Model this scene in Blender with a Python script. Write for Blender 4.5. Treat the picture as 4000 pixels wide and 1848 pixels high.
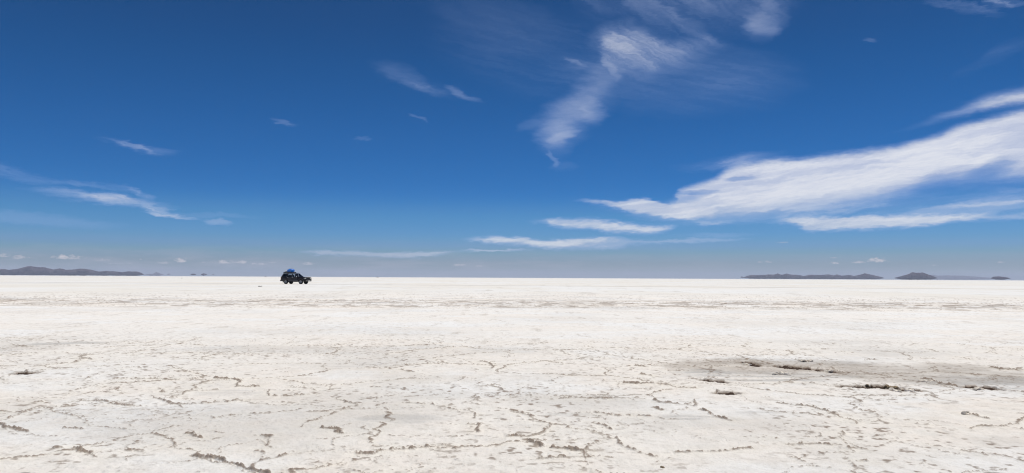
import bpy, bmesh, math, random
import numpy as np
from mathutils import Matrix, Vector

for o in list(bpy.data.objects): bpy.data.objects.remove(o)
SC = bpy.context.scene
COL = SC.collection
R = math.radians
random.seed(7)

# ------------------------------------------------------------------ camera
F = 3021.0                     # focal length in pixels of the 4000 px wide photograph
CAM_H = 1.25
PITCH, ROLL = R(3.05), R(0.286)
cam_data = bpy.data.cameras.new('camera')
cam = bpy.data.objects.new('camera', cam_data); COL.objects.link(cam)
cam_data.sensor_width = 36.0; cam_data.sensor_fit = 'HORIZONTAL'
cam_data.lens = 36.0 * F / 4000.0
cam_data.clip_start = 0.05; cam_data.clip_end = 120000.0
CM = Matrix.Rotation(R(90) + PITCH, 3, 'X') @ Matrix.Rotation(ROLL, 3, 'Z')
cam.matrix_world = Matrix.Translation((0, 0, CAM_H)) @ CM.to_4x4()
SC.camera = cam

SUN_EL, SUN_AZ = R(73), R(48)  # azimuth from +Y (ahead) towards +X (right)
SKY_STRENGTH = 0.05
SC.view_settings.view_transform = 'Standard'
SC.view_settings.look = 'None'
SC.view_settings.exposure = 0.0
SC.view_settings.gamma = 1.0
SC.render.engine = 'CYCLES'
SC.cycles.max_bounces = 8
SC.cycles.diffuse_bounces = 3
SC.cycles.transparent_max_bounces = 16
SC.cycles.volume_bounces = 1
SC.cycles.use_denoising = True
SC.cycles.denoiser = 'OPENIMAGEDENOISE'
SC.cycles.denoising_input_passes = 'RGB_ALBEDO_NORMAL'
SC.cycles.denoising_prefilter = 'ACCURATE'
SC.cycles.filter_width = 1.15

def pix_dir(px, py):
    d = CM @ Vector(((px - 2000) / F, -(py - 924) / F, -1.0))
    return d.normalized()
def pix_ae(px, py):            # azimuth (deg, right positive), elevation (deg)
    d = pix_dir(px, py)
    return math.degrees(math.atan2(d.x, d.y)), math.degrees(math.asin(d.z))
def pix_ground(px, py):
    d = pix_dir(px, py)
    t = CAM_H / -d.z
    return d.x * t, d.y * t

# ------------------------------------------------------------------ sun
sun_d = bpy.data.lights.new('sun', 'SUN'); sun_d.energy = 3.7; sun_d.angle = R(0.53)
sun_d.color = (1.0, 0.960, 0.875)
sun = bpy.data.objects.new('sun', sun_d); COL.objects.link(sun)
sv = Vector((math.sin(SUN_AZ) * math.cos(SUN_EL), math.cos(SUN_AZ) * math.cos(SUN_EL), math.sin(SUN_EL)))
sun.rotation_euler = sv.to_track_quat('Z', 'Y').to_euler()

# ------------------------------------------------------------------ node expression helper
class E:
    nt = None
    def __init__(s, sock): s.s = sock
    @staticmethod
    def op(name, *a, clamp=False):
        n = E.nt.nodes.new('ShaderNodeMath'); n.operation = name; n.use_clamp = clamp
        for i, v in enumerate(a):
            if isinstance(v, E): E.nt.links.new(v.s, n.inputs[i])
            else: n.inputs[i].default_value = float(v)
        return E(n.outputs[0])
    def __add__(s, o): return E.op('ADD', s, o)
    __radd__ = __add__
    def __sub__(s, o): return E.op('SUBTRACT', s, o)
    def __rsub__(s, o): return E.op('SUBTRACT', o, s)
    def __mul__(s, o): return E.op('MULTIPLY', s, o)
    __rmul__ = __mul__
    def __truediv__(s, o): return E.op('DIVIDE', s, o)
def smooth(v, a, b, lo=0.0, hi=1.0):
    n = E.nt.nodes.new('ShaderNodeMapRange'); n.interpolation_type = 'SMOOTHSTEP'; n.clamp = True
    E.nt.links.new(v.s, n.inputs[0])
    for i, x in ((1, a), (2, b), (3, lo), (4, hi)): n.inputs[i].default_value = x
    return E(n.outputs[0])
def vec(x, y, z=0.0):
    n = E.nt.nodes.new('ShaderNodeCombineXYZ')
    for i, v in enumerate((x, y, z)):
        if isinstance(v, E): E.nt.links.new(v.s, n.inputs[i])
        else: n.inputs[i].default_value = v
    return n.outputs[0]
def noise(v, scale, detail=4, rough=0.55, dist=0.0, dim='3D'):
    n = E.nt.nodes.new('ShaderNodeTexNoise'); n.noise_dimensions = dim
    E.nt.links.new(v, n.inputs['Vector'])
    n.inputs['Scale'].default_value = scale; n.inputs['Detail'].default_value = detail
    n.inputs['Roughness'].default_value = rough; n.inputs['Distortion'].default_value = dist
    return E(n.outputs[0])
def curve(x, x0, x1, pts):
    """Float curve over x in [x0, x1]; pts = [(x, y)]"""
    ys = [p[1] for p in pts]; y0, y1 = min(ys), max(ys)
    if y1 - y0 < 1e-4: y1 = y0 + 1e-4
    n = E.nt.nodes.new('ShaderNodeFloatCurve'); c = n.mapping.curves[0]
    P = [((p[0] - x0) / (x1 - x0), (p[1] - y0) / (y1 - y0)) for p in sorted(pts)]
    c.points[0].location = P[0]; c.points[1].location = P[-1]
    for p in P[1:-1]: c.points.new(*p)
    for p in c.points: p.handle_type = 'AUTO_CLAMPED'
    n.mapping.update()
    t = E.op('MULTIPLY_ADD', x, 1.0 / (x1 - x0), -x0 / (x1 - x0), clamp=True)
    E.nt.links.new(t.s, n.inputs['Value'])
    return E.op('MULTIPLY_ADD', E(n.outputs[0]), (y1 - y0), y0)
def mixc(f, a, b):
    n = E.nt.nodes.new('ShaderNodeMix'); n.data_type = 'RGBA'
    if isinstance(f, E): E.nt.links.new(f.s, n.inputs[0])
    else: n.inputs[0].default_value = f
    for k, v in ((6, a), (7, b)):
        if isinstance(v, tuple): n.inputs[k].default_value = (*v, 1)
        else: E.nt.links.new(v, n.inputs[k])
    return n.outputs[2]

# ------------------------------------------------------------------ world: Nishita sky + procedural clouds
W = bpy.data.worlds.new('World'); SC.world = W; W.use_nodes = True
nt = W.node_tree; E.nt = nt; nt.nodes.clear()
out = nt.nodes.new('ShaderNodeOutputWorld'); bg = nt.nodes.new('ShaderNodeBackground')
nt.links.new(bg.outputs[0], out.inputs[0]); bg.inputs[1].default_value = SKY_STRENGTH
sky = nt.nodes.new('ShaderNodeTexSky'); sky.sky_type = 'NISHITA'; sky.sun_disc = False
sky.sun_elevation = SUN_EL; sky.sun_rotation = SUN_AZ; sky.altitude = 3650
sky.air_density = 1.0; sky.dust_density = 0.3; sky.ozone_density = 2.0
tc = nt.nodes.new('ShaderNodeTexCoord'); sep = nt.nodes.new('ShaderNodeSeparateXYZ')
nt.links.new(tc.outputs['Generated'], sep.inputs[0])
DX, DY, DZ = (E(sep.outputs[i]) for i in range(3))
az = E.op('ARCTAN2', DX, DY) * 57.29578
el = E.op('ARCSINE', DZ) * 57.29578
# colour of the air by elevation: factors on the Nishita colour
SKY_GRADE = [(-1, (0.723, 0.836, 1.034)), (0.28, (0.723, 0.836, 1.034)), (0.85, (0.723, 0.836, 1.034)), (1.42, (0.73, 0.906, 1.148)), (1.8, (0.637, 0.943, 1.188)), (2.37, (0.605, 0.968, 1.403)), (2.94, (0.503, 1.003, 1.46)), (3.51, (0.448, 1.005, 1.521)), (5.02, (0.325, 0.936, 1.518)), (7.12, (0.146, 0.786, 1.462)), (10.67, (0.134, 0.755, 1.382)), (14.54, (0.127, 0.706, 1.262)), (19.9, (0.159, 0.628, 1.085)), (30, (0.22, 0.6, 0.93)), (60, (0.6, 0.8, 0.92))]
def ramp3(x, stops):
    x0, x1 = stops[0][0], stops[-1][0]
    ch = [curve(x, x0, x1, [(s[0], s[1][k]) for s in stops]) for k in range(3)]
    return vec(*ch)
vm = nt.nodes.new('ShaderNodeVectorMath'); vm.operation = 'MULTIPLY'
nt.links.new(sky.outputs[0], vm.inputs[0]); nt.links.new(ramp3(el, SKY_GRADE), vm.inputs[1])
sky_col = vm.outputs[0]

CLOUDS = True
if CLOUDS:
    ae = vec(az, el, 0)
    w1 = noise(vec(az * 0.35, el * 0.9, 0), 1.0, 5, 0.55)           # slow warp
    w2 = noise(vec(az * 0.35, el * 0.9, 7.3), 1.0, 5, 0.55)
    w3 = noise(vec(az * 1.1, el * 4.5, 3.1), 1.0, 5, 0.62)          # fine fray
    w4 = noise(vec(az * 3.0, el * 13.0, 6.6), 1.0, 4, 0.6)
    azw = az + (w1 - 0.5) * 1.6 + (w3 - 0.5) * 1.0
    elw = el + (w2 - 0.5) * 0.55 + (w3 - 0.5) * 0.45 + (w4 - 0.5) * 0.16
    azs = az + (w1 - 0.5) * 2.4 + (w3 - 0.5) * 0.35
    els = el + (w2 - 0.5) * 1.0 + (w3 - 0.5) * 0.14
    def streak(deg, sa, sb, seed, det=6, rough=0.6):
        c, s = math.cos(R(deg)), math.sin(R(deg))
        a = azw * c + elw * s; b = elw * c - azw * s
        return noise(vec(a * sa, b * sb, seed), 1.0, det, rough)
    fibR = streak(7, 0.16, 1.1, 1.7)      # fibres rising to the right
    fibL = streak(-13, 0.22, 2.4, 5.9)    # fibres falling to the right
    fibD = streak(-32, 0.2, 0.9, 9.2)     # diagonal fibres of the high cirrus
    cD, sD = math.cos(R(-30)), math.sin(R(-30))
    strand = smooth(noise(vec((azs * cD + els * sD) * 0.35, (els * cD - azs * sD) * 3.6, 4.4), 1.0, 5, 0.62), 0.34, 0.64, 0.62, 1.0)
    def px_pts(pts, conv): return [pix_ae(*conv(*p)) for p in pts]
    def area(top, bot, dens, ft, fb, conv, fib=None, flo=0.42, fhi=0.62, fmin=0.3, A=None, B=None):
        A = A or azw; B = B or elw
        tp, bp = px_pts(top, conv), px_pts(bot, conv)
        x0 = min(tp[0][0], bp[0][0]); x1 = max(tp[-1][0], bp[-1][0])
        T = curve(A, x0, x1, tp); Bc = curve(A, x0, x1, bp)
        d = smooth(T - B, -0.10 * ft, ft * .9) * smooth(B - Bc, -0.10 * fb, fb * .9) * dens
        d = d * smooth(A, x0 - .2, x0 + 0.5) * smooth(A, x1 + .2, x1 - 0.5)
        if fib is not None: d = d * smooth(fib, flo, fhi, fmin, 1.0)
        return d
    def blob(px, py, rx, ry, dens, tilt=0, conv=lambda x, y: (x, y), fib=None, A=None, B=None, fmin=0.2):
        A = A or azw; B = B or elw
        a, e = pix_ae(*conv(px, py)); k = 57.2958 / F
        rx *= k; ry *= k
        c, s = math.cos(R(tilt)), math.sin(R(tilt))
        da, de = A - a, B - e
        u = (da * c + de * s) / rx; v = (de * c - da * s) / ry
        q = E.op('MULTIPLY_ADD', u, u, v * v)
        d = smooth(q, 0.0, 1.0, dens, 0.0)
        if fib is not None: d = d * smooth(fib, 0.36, 0.70, fmin, 1.0)
        return d
    R7 = lambda X, Y: (1750 + X / 1.1449, Y / 1.1449)
    R8 = lambda X, Y: (X / 1.7, 400 + Y / 1.7)
    R6 = lambda X, Y: (1400 + X / 1.7, Y / 1.7)
    D = []
    # the great bank on the right
    top = [(560, 890), (620, 886), (760, 893), (860, 884), (950, 894), (1010, 880), (1040, 838), (1100, 812), (1170, 790), (1240, 748),
           (1330, 714), (1450, 698), (1600, 688), (1700, 676), (1850, 664), (2000, 640), (2150, 598), (2300, 545), (2450, 505), (2576, 470), (2900, 400), (3300, 330), (3600, 700)]
    bot = [(560, 892), (650, 922), (750, 944), (900, 972), (1050, 988), (1150, 992), (1300, 985), (1500, 955), (1600, 945), (1850, 916),
           (2050, 878), (2200, 835), (2350, 822), (2576, 812), (2900, 800), (3300, 760), (3600, 720)]
    bot = [(p[0], p[1] + (26 if 800 < p[0] < 2700 else 0)) for p in bot]
    bank = area(top, bot, 0.97, 0.9, 2.0, R7, fibR, 0.34, 0.60, 0.78)
    D.append(area([(545, 893), (620, 886), (760, 895), (860, 884), (950, 896), (1050, 915), (1200, 925)], [(545, 896), (620, 908), (750, 938), (900, 968), (1050, 985), (1200, 985)], 0.8, 0.25, 0.4, R7, fibR, fmin=.6))
    hole = E.op('SUBTRACT', 1.0, blob(1310, 796, 85, 14, 0.45, 5, R7) + blob(2445, 755, 110, 40, 0.42, 20, R7) + blob(1010, 890, 150, 26, 0.40, 4, R7) + blob(1130, 862, 110, 12, 0.4, 0, R7), clamp=True)
    D.append(bank * hole)
    D.append(area([(1930, 610), (2100, 545), (2200, 500), (2350, 438), (2450, 405), (2576, 378), (2900, 300), (3300, 500)],
                  [(1930, 615), (2100, 575), (2250, 540), (2400, 506), (2576, 480), (2900, 440), (3300, 510)], 0.88, 1.1, 0.9, R7, fibR, 0.34, 0.60, 0.6))
    D.append(area([(960, 740), (1100, 722), (1250, 695), (1400, 672), (1560, 680)], [(960, 745), (1100, 770), (1250, 765), (1400, 720), (1560, 690)], 0.48, 0.8, 0.9, R7, fibR))
    # layered strips below it
    D.append(area([(1290, 1000), (1440, 985), (1550, 968), (1800, 962), (2000, 955), (2300, 955), (2576, 948), (3000, 940), (3400, 1000)],
                  [(1290, 1002), (1450, 1002), (1560, 1018), (1620, 1038), (1800, 1040), (2000, 1030), (2200, 1015), (2400, 992), (2576, 985), (3000, 990), (3400, 1002)], 0.80, 0.40, 0.5, R7, fibR, 0.34, 0.62, 0.72))
    D.append(area([(1180, 930), (1400, 900), (1800, 880), (2200, 850), (2576, 830), (3000, 820), (3400, 900)], [(1180, 990), (1400, 1010), (1800, 1030), (2200, 1000), (2576, 985), (3000, 985), (3400, 960)], 0.36, 0.8, 0.8, R7, fibR, 0.38, 0.62, 0.3))
    D.append(area([(1980, 935), (2150, 918), (2350, 905), (2576, 892), (3000, 870), (3400, 900)],
                  [(1980, 937), (2150, 938), (2350, 935), (2576, 922), (3000, 920), (3400, 903)], 0.6, 0.35, 0.4, R7, fibR, fmin=.5))
    D.append(area([(2180, 845), (2350, 832), (2576, 835), (3000, 830), (3300, 850)], [(2180, 848), (2350, 862), (2576, 872), (3000, 880), (3300, 853)], 0.5, 0.5, 0.5, R7, fibR))
    D.append(area([(1380, 960), (1600, 930), (1900, 912), (2200, 880)], [(1380, 965), (1600, 962), (1900, 948), (2200, 890)], 0.28, 0.5, 0.5, R7, fibR))
    D.append(area([(1100, 985), (1180, 983), (1290, 980)], [(1100, 1000), (1180, 1012), (1290, 1000)], 0.6, 0.4, 0.3, R7, fibR, fmin=.5))
    # detached bank below left
    D.append(area([(330, 992), (400, 976), (500, 968), (600, 966), (700, 974), (800, 990), (900, 1000), (1040, 1004)],
                  [(330, 994), (420, 1006), (500, 1030), (640, 1032), (700, 1050), (900, 1052), (1040, 1012)], 0.86, 0.55, 0.55, R7, fibR, 0.36, 0.6, 0.5))
    D.append(area([(60, 1072), (200, 1052), (330, 1056), (450, 1066), (600, 1058), (700, 1052), (900, 1066), (1060, 1064), (1310, 1072)],
                  [(60, 1075), (200, 1094), (350, 1108), (500, 1122), (740, 1122), (820, 1102), (1000, 1090), (1310, 1076)], 0.80, 0.40, 0.5, R7, fibR, 0.36, 0.6, 0.5))
    D.append(area([(1080, 1050), (1200, 1040), (1330, 1045)], [(1080, 1060), (1200, 1068), (1330, 1055)], 0.25, 0.4, 0.4, R7))
    src = lambda x, y: (x, y)
    D.append(area([(1150, 986), (1220, 977), (1500, 981), (1750, 983), (1850, 975), (1950, 973), (2080, 977)],
                  [(1150, 988), (1300, 1005), (1500, 1012), (1650, 1012), (1800, 992), (1950, 984), (2080, 981)], 0.50, 0.25, 0.3, src, None))
    D.append(blob(1080, 1075, 260, 9, 0.50, 1, R7, fibR, fmin=.6)); D.append(blob(1930, 979, 170, 7, 0.38, 1, src)); D.append(blob(1180, 1052, 200, 12, 0.22, 0, R7, fibR))
    # high cirrus, upper middle
    D.append(area([(1500, 220), (1580, 180), (1660, 140), (1760, 120), (1870, 140), (1950, 190), (2050, 235), (2150, 235), (2260, 215), (2380, 235), (2560, 312)],
                  [(1500, 330), (1580, 350), (1660, 470), (1750, 540), (1900, 560), (2050, 520), (2200, 460), (2330, 400), (2420, 360), (2560, 324)], 0.58, 1.6, 2.8, R6, fibD, 0.30, 0.66, 0.62, azs, els) * strand)
    D.append(area([(1880, -60), (1960, -10), (2080, 40), (2200, 110), (2330, 190), (2440, 270)], [(1880, 10), (1960, 60), (2080, 150), (2200, 240), (2330, 300), (2440, 330)], 0.66, 1.2, 1.4, R6, fibD, 0.36, 0.66, 0.45, azs, els) * strand)
    D.append(area([(1380, -300), (1700, -350), (2200, -350), (2700, -300), (3050, -100)], [(1380, 60), (1700, 260), (2200, 380), (2700, 240), (3050, 10)], 0.24, 3.0, 4.5, R6, fibD, 0.34, 0.70, 0.25, azs, els))
    D.append(blob(1680, 450, 22, 60, 0.14, 12, R6, None, azs, els)); D.append(blob(2560, 150, 60, 50, 0.0, 30, R6))
    D.append(blob(1400, 112, 85, 40, 0.16, -24, R7, None, azs, els)); D.append(blob(1420, 80, 110, 90, 0.16, 30, R7, fibD, azs, els, .4))
    D.append(blob(1440, 418, 72, 11, 0.20, -20, R6, fibL, azs, els, .5)); D.append(blob(1500, 440, 110, 30, 0.08, -14, R6, None, azs, els))
    D.append(blob(1200, 360, 520, 200, 0.06, -12, R6, fibL, azs, els, .35)); D.append(blob(900, 120, 330, 150, 0.045, -20, R6, fibD, azs, els, .5))
    D.append(blob(2050, 540, 520, 150, 0.10, -6, R6, fibL, azs, els, .5)); D.append(blob(2500, 470, 300, 110, 0.07, -10, R6, fibL, azs, els, .5))
    # the falling limb: edges as a function of elevation
    def limb(left, right, dens, fl):
        L = [tuple(reversed(pix_ae(*R7(*p)))) for p in left]; Rr = [tuple(reversed(pix_ae(*R7(*p)))) for p in right]
        y0 = min(p[0] for p in L + Rr); y1 = max(p[0] for p in L + Rr)
        l = curve(els, y0, y1, L); r = curve(els, y0, y1, Rr)
        return smooth(azs - l, -.3, fl) * smooth(r - azs, -.3, fl) * dens * smooth(els, y0 - .2, y0 + .5) * smooth(els, y1, y1 - 1.2)
    D.append(limb([(720, 230), (650, 290), (590, 350), (520, 420), (400, 490), (350, 560), (375, 620), (420, 680), (452, 720), (470, 760), (495, 800)],
                  [(800, 230), (800, 290), (790, 350), (760, 420), (735, 500), (660, 560), (620, 620), (560, 670), (515, 720), (505, 760), (500, 800)], 0.34, 2.7) * smooth(fibD, 0.34, 0.66, 0.75, 1.0))
    D.append(blob(1355, 905, 84, 19, 0.17, 14, R6, None, azs, els)); D.append(blob(1130, 835, 60, 30, 0.08, 14, R6, None, azs, els)); D.append(blob(1340, 1110, 60, 26, 0.06, 0, R6, None, azs, els)); D.append(blob(1290, 1055, 16, 50, 0.17, 18, R6, None, azs, els)); D.append(blob(470, 600, 95, 60, 0.16, 20, R7)); D.append(blob(650, 500, 60, 70, 0.15, 20, R7))
    # corner wisps, top right
    D.append(blob(2300, 30, 150, 22, 0.22, -20, R7, fibL)); D.append(blob(2500, 5, 80, 24, 0.36, -8, R7, fibL)); D.append(blob(2480, 235, 190, 30, 0.10, 22, R7, fibR, azs, els)); D.append(blob(1885, 178, 30, 9, 0.12, -20, R7))
    
    # wisp at left of centre, top
    D.append(area([(1420, 215), (1500, 235), (1600, 280), (1700, 312), (1780, 330), (1870, 372)], [(1420, 225), (1500, 300), (1600, 355), (1700, 378), (1780, 392), (1870, 394)], 0.15, 1.6, 1.2, src, fibL, fmin=.45, A=azs, B=els))
    D.append(blob(680, 618, 85, 16, 0.22, -24, R6, fibL, azs, els, .6)); D.append(blob(430, 580, 120, 22, 0.13, -12, R6, fibL, azs, els)); D.append(blob(300, 500, 120, 40, 0.07, -25, R6, None, azs, els))
    D.append(area([(340, 528), (440, 538), (520, 556), (600, 574), (640, 580), (720, 596)], [(340, 532), (440, 562), (520, 592), (580, 610), (650, 616), (720, 606)], 0.85, 0.35, 1.0, src, fibL, 0.38, 0.62, 0.35))
    # long streaks on the left
    D.append(area([(60, 568), (150, 560), (300, 562), (500, 582), (620, 592), (700, 588), (790, 594), (850, 610), (920, 640), (1000, 660), (1100, 690), (1160, 715), (1250, 765)],
                  [(60, 572), (150, 590), (300, 602), (450, 618), (560, 650), (700, 682), (860, 690), (960, 715), (1050, 755), (1150, 770), (1250, 768)], 0.84, 0.5, 0.75, R8, fibL, 0.36, 0.64, 0.35))
    D.append(area([(0, 470), (150, 500), (300, 506), (450, 510), (600, 524), (760, 540), (880, 552), (940, 590), (1020, 610), (1080, 640)],
                  [(0, 474), (150, 520), (300, 540), (450, 550), (600, 570), (760, 588), (860, 600), (920, 628), (1000, 652), (1080, 645)], 0.66, 0.55, 0.5, R8, fibL, 0.38, 0.64, 0.3))
    D.append(blob(1130, 752, 110, 9, 0.4, -5, R8)); D.append(blob(720, 642, 260, 26, 0.26, -5, R8))
    D.append(blob(1440, 797, 64, 14, 0.32, -4, R8)); D.append(blob(230, 775, 320, 28, 0.14, -3, R8)); D.append(blob(1400, 750, 200, 12, 0.10, 0, R8))
    D.append(blob(60, 465, 180, 30, 0.14, -12, R8, fibL)); D.append(blob(2405, 238, 36, 12, 0.10, 0, R8)); D.append(blob(1890, 133, 60, 10, 0.14, -15, R8)); D.append(blob(1632, 458, 42, 8, 0.13, -25, src, None, azs, els))
    clear = E.op('SUBTRACT', 1.0, D[0], clamp=True)
    for d in D[1:]:
        clear = clear * (E.op('SUBTRACT', 1.0, d, clamp=True))
    dens = E.op('SUBTRACT', 1.0, clear, clamp=True)
    # far cumulus low over the horizon
    nc = noise(vec(az * 3.0, el * 5.5, 2.0), 1.0, 6, 0.68)
    def cumulus(px, py, rx, ry, dens):
        rx *= 1.25; ry *= 1.25
        a, e = pix_ae(px, py); k = 57.2958 / F
        u = (az - a) / (rx * k); v = (el - e) / (ry * k)
        v = E.op('MAXIMUM', v, v * -2.6)       # flat base
        q = 1.0 - E.op('MULTIPLY_ADD', u, u, v * v)
        return smooth(q + (nc - 0.5) * 4.5 - 0.15, 0.0, 1.2, 0.0, min(1, dens * 1.4))
    CU = [(8, 1000, 26, 8, .55), (80, 1008, 22, 10, .5), (262, 1008, 44, 11, .75), (395, 1018, 26, 7, .3), (548, 1013, 5, 5, .3), (470, 1030, 40, 5, .2),
          (640, 1028, 22, 6, .4), (707, 1020, 22, 12, .65), (796, 1025, 6, 4, .5), (875, 1026, 38, 10, .6), (945, 1026, 20, 9, .55), (1010, 1032, 28, 5, .5),
          (1065, 1026, 16, 5, .4), (1205, 1033, 22, 8, .5), (1795, 1037, 24, 6, .5), (1880, 1040, 30, 4, .3), (2968, 1024, 12, 4, .4), (3002, 1024, 12, 6, .35), (3258, 1008, 13, 3, .35),
          (3258, 1030, 14, 6, .6), (3348, 1026, 22, 6, .6), (3426, 1019, 32, 13, .8), (3915, 1026, 12, 4, .35), (3645, 1037, 9, 4, .3), (3058, 948, 20, 4, .3)]
    cc = None
    for c in CU:
        d = 1.0 - cumulus(*c)
        cc = d if cc is None else cc * d
    cdens = E.op('SUBTRACT', 1.0, cc, clamp=True)
    # veil of far stratus near the horizon
    nv = noise(vec(az * 0.25, el * 1.6, 4.0), 1.0, 5, 0.6)
    veil = smooth(el, 3.0, 0.3) * smooth(nv, 0.42, 0.66) * smooth(az, 22, -8, .25, 1.0) * 0.30
    k = 1.0 / SKY_STRENGTH
    c1 = mixc(smooth(el, 0.5, 9.0), (0.56 * k, 0.60 * k, 0.70 * k), (0.70 * k, 0.73 * k, 0.84 * k))
    c1 = mixc(smooth(fibR, 0.35, 0.62, 0.0, 0.85), c1, (0.78 * k, 0.80 * k, 0.86 * k))
    x = mixc(veil, sky_col, (0.44 * k, 0.45 * k, 0.55 * k))
    x = mixc(cdens, x, (0.62 * k, 0.60 * k, 0.63 * k))
    c1 = mixc(smooth(dens, 0.0, 0.75), (0.40 * k, 0.53 * k, 0.86 * k), c1)
    fine = noise(vec((azw + elw * 0.35) * 0.9, (elw - azw * 0.12) * 9.0, 1.2), 1.0, 4, 0.6)
    dens = dens * smooth(fine, 0.30, 0.62, 0.90, 1.0)
    x = mixc(dens, x, c1)
    nt.links.new(x, bg.inputs[0])
else:
    nt.links.new(sky_col, bg.inputs[0])
W.cycles.sampling_method = 'MANUAL'; W.cycles.sample_map_resolution = 512

# ------------------------------------------------------------------ helpers for objects
def tag(o, label=None, cat=None, group=None, kind=None):
    if label: o['label'] = label
    if cat: o['category'] = cat
    if group: o['group'] = group
    if kind: o['kind'] = kind
    return o
def link(name, me, mat=None, parent=None):
    o = bpy.data.objects.new(name, me); COL.objects.link(o)
    if mat is not None: me.materials.append(mat)
    if parent is not None: o.parent = parent
    return o
def bm_obj(name, bm, mat=None, parent=None, smooth_f=False):
    bmesh.ops.recalc_face_normals(bm, faces=bm.faces)
    me = bpy.data.meshes.new(name); bm.to_mesh(me); bm.free()
    if smooth_f: me.polygons.foreach_set('use_smooth', [True] * len(me.polygons))
    return link(name, me, mat, parent)
def material(name):
    m = bpy.data.materials.new(name); m.use_nodes = True
    E.nt = m.node_tree
    return m, m.node_tree, m.node_tree.nodes['Principled BSDF']
def simple(name, col, rough=0.5, metal=0.0, coat=0.0, var=0.15, scale=6.0, spec=0.5):
    m, t, b = material(name)
    c = t.nodes.new('ShaderNodeTexCoord')
    n = noise(c.outputs['Object'], scale, 4, 0.6)
    dark = tuple(x * (1 - var) for x in col); lite = tuple(min(1, x * (1 + var)) for x in col)
    t.links.new(mixc(smooth(n, 0.3, 0.7), dark, lite), b.inputs['Base Color'])
    b.inputs['Roughness'].default_value = rough; b.inputs['Metallic'].default_value = metal
    b.inputs['Coat Weight'].default_value = coat; b.inputs['Coat Roughness'].default_value = 0.08
    b.inputs['Specular IOR Level'].default_value = spec
    return m

# ------------------------------------------------------------------ numpy noise
rng = np.random.default_rng(11)
PERM = rng.permutation(4096).astype(np.int32)
RNDV = rng.random(4096).astype(np.float32)
RNDW = rng.random(4096).astype(np.float32)
def hsh(i, j, s=0):
    return PERM[(PERM[(i + s * 131) & 4095] + j) & 4095]
def vnoise(x, y, s=0):
    xi = np.floor(x).astype(np.int32); yi = np.floor(y).astype(np.int32)
    fx = (x - xi).astype(np.float32); fy = (y - yi).astype(np.float32)
    fx = fx * fx * (3 - 2 * fx); fy = fy * fy * (3 - 2 * fy)
    a = RNDV[hsh(xi, yi, s)]; b = RNDV[hsh(xi + 1, yi, s)]
    c = RNDV[hsh(xi, yi + 1, s)]; d = RNDV[hsh(xi + 1, yi + 1, s)]
    return (a + (b - a) * fx) * (1 - fy) + (c + (d - c) * fx) * fy
def fbm(x, y, oct=4, s=0, g=0.5):
    t = 0; a = 1.0; n = 0
    for o in range(oct):
        t = t + a * vnoise(x * 2 ** o + 17.3 * o, y * 2 ** o - 9.1 * o, s + o); n += a; a *= g
    return t / n
def worley(x, y, s=0, jit=0.9):
    """distance to the border between the two nearest cells, and a random value of the cell"""
    xi = np.floor(x).astype(np.int32); yi = np.floor(y).astype(np.int32)
    f1 = np.full(x.shape, 9.0, np.float32); f2 = f1.copy()
    p1x = f1.copy(); p1y = f1.copy(); p2x = f1.copy(); p2y = f1.copy(); cid = np.zeros(x.shape, np.float32)
    for dx in (-1, 0, 1):
        for dy in (-1, 0, 1):
            h = hsh(xi + dx, yi + dy, s)
            cx = xi + dx + 0.5 + jit * (RNDV[h] - 0.5) - x; cy = yi + dy + 0.5 + jit * (RNDW[h] - 0.5) - y
            d = cx * cx + cy * cy
            n1 = d < f1
            m2 = (~n1) & (d < f2)
            f2 = np.where(n1, f1, np.where(m2, d, f2)); p2x = np.where(n1, p1x, np.where(m2, cx, p2x)); p2y = np.where(n1, p1y, np.where(m2, cy, p2y))
            f1 = np.where(n1, d, f1); p1x = np.where(n1, cx, p1x); p1y = np.where(n1, cy, p1y)
            cid = np.where(n1, RNDW[(h * 7 + 3) & 4095], cid)
    sepd = np.sqrt((p2x - p1x) ** 2 + (p2y - p1y) ** 2) + 1e-4
    return (f2 - f1) / (2 * sepd), cid
def sst(x, a, b):
    t = np.clip((x - a) / (b - a), 0, 1); return t * t * (3 - 2 * t)

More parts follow.
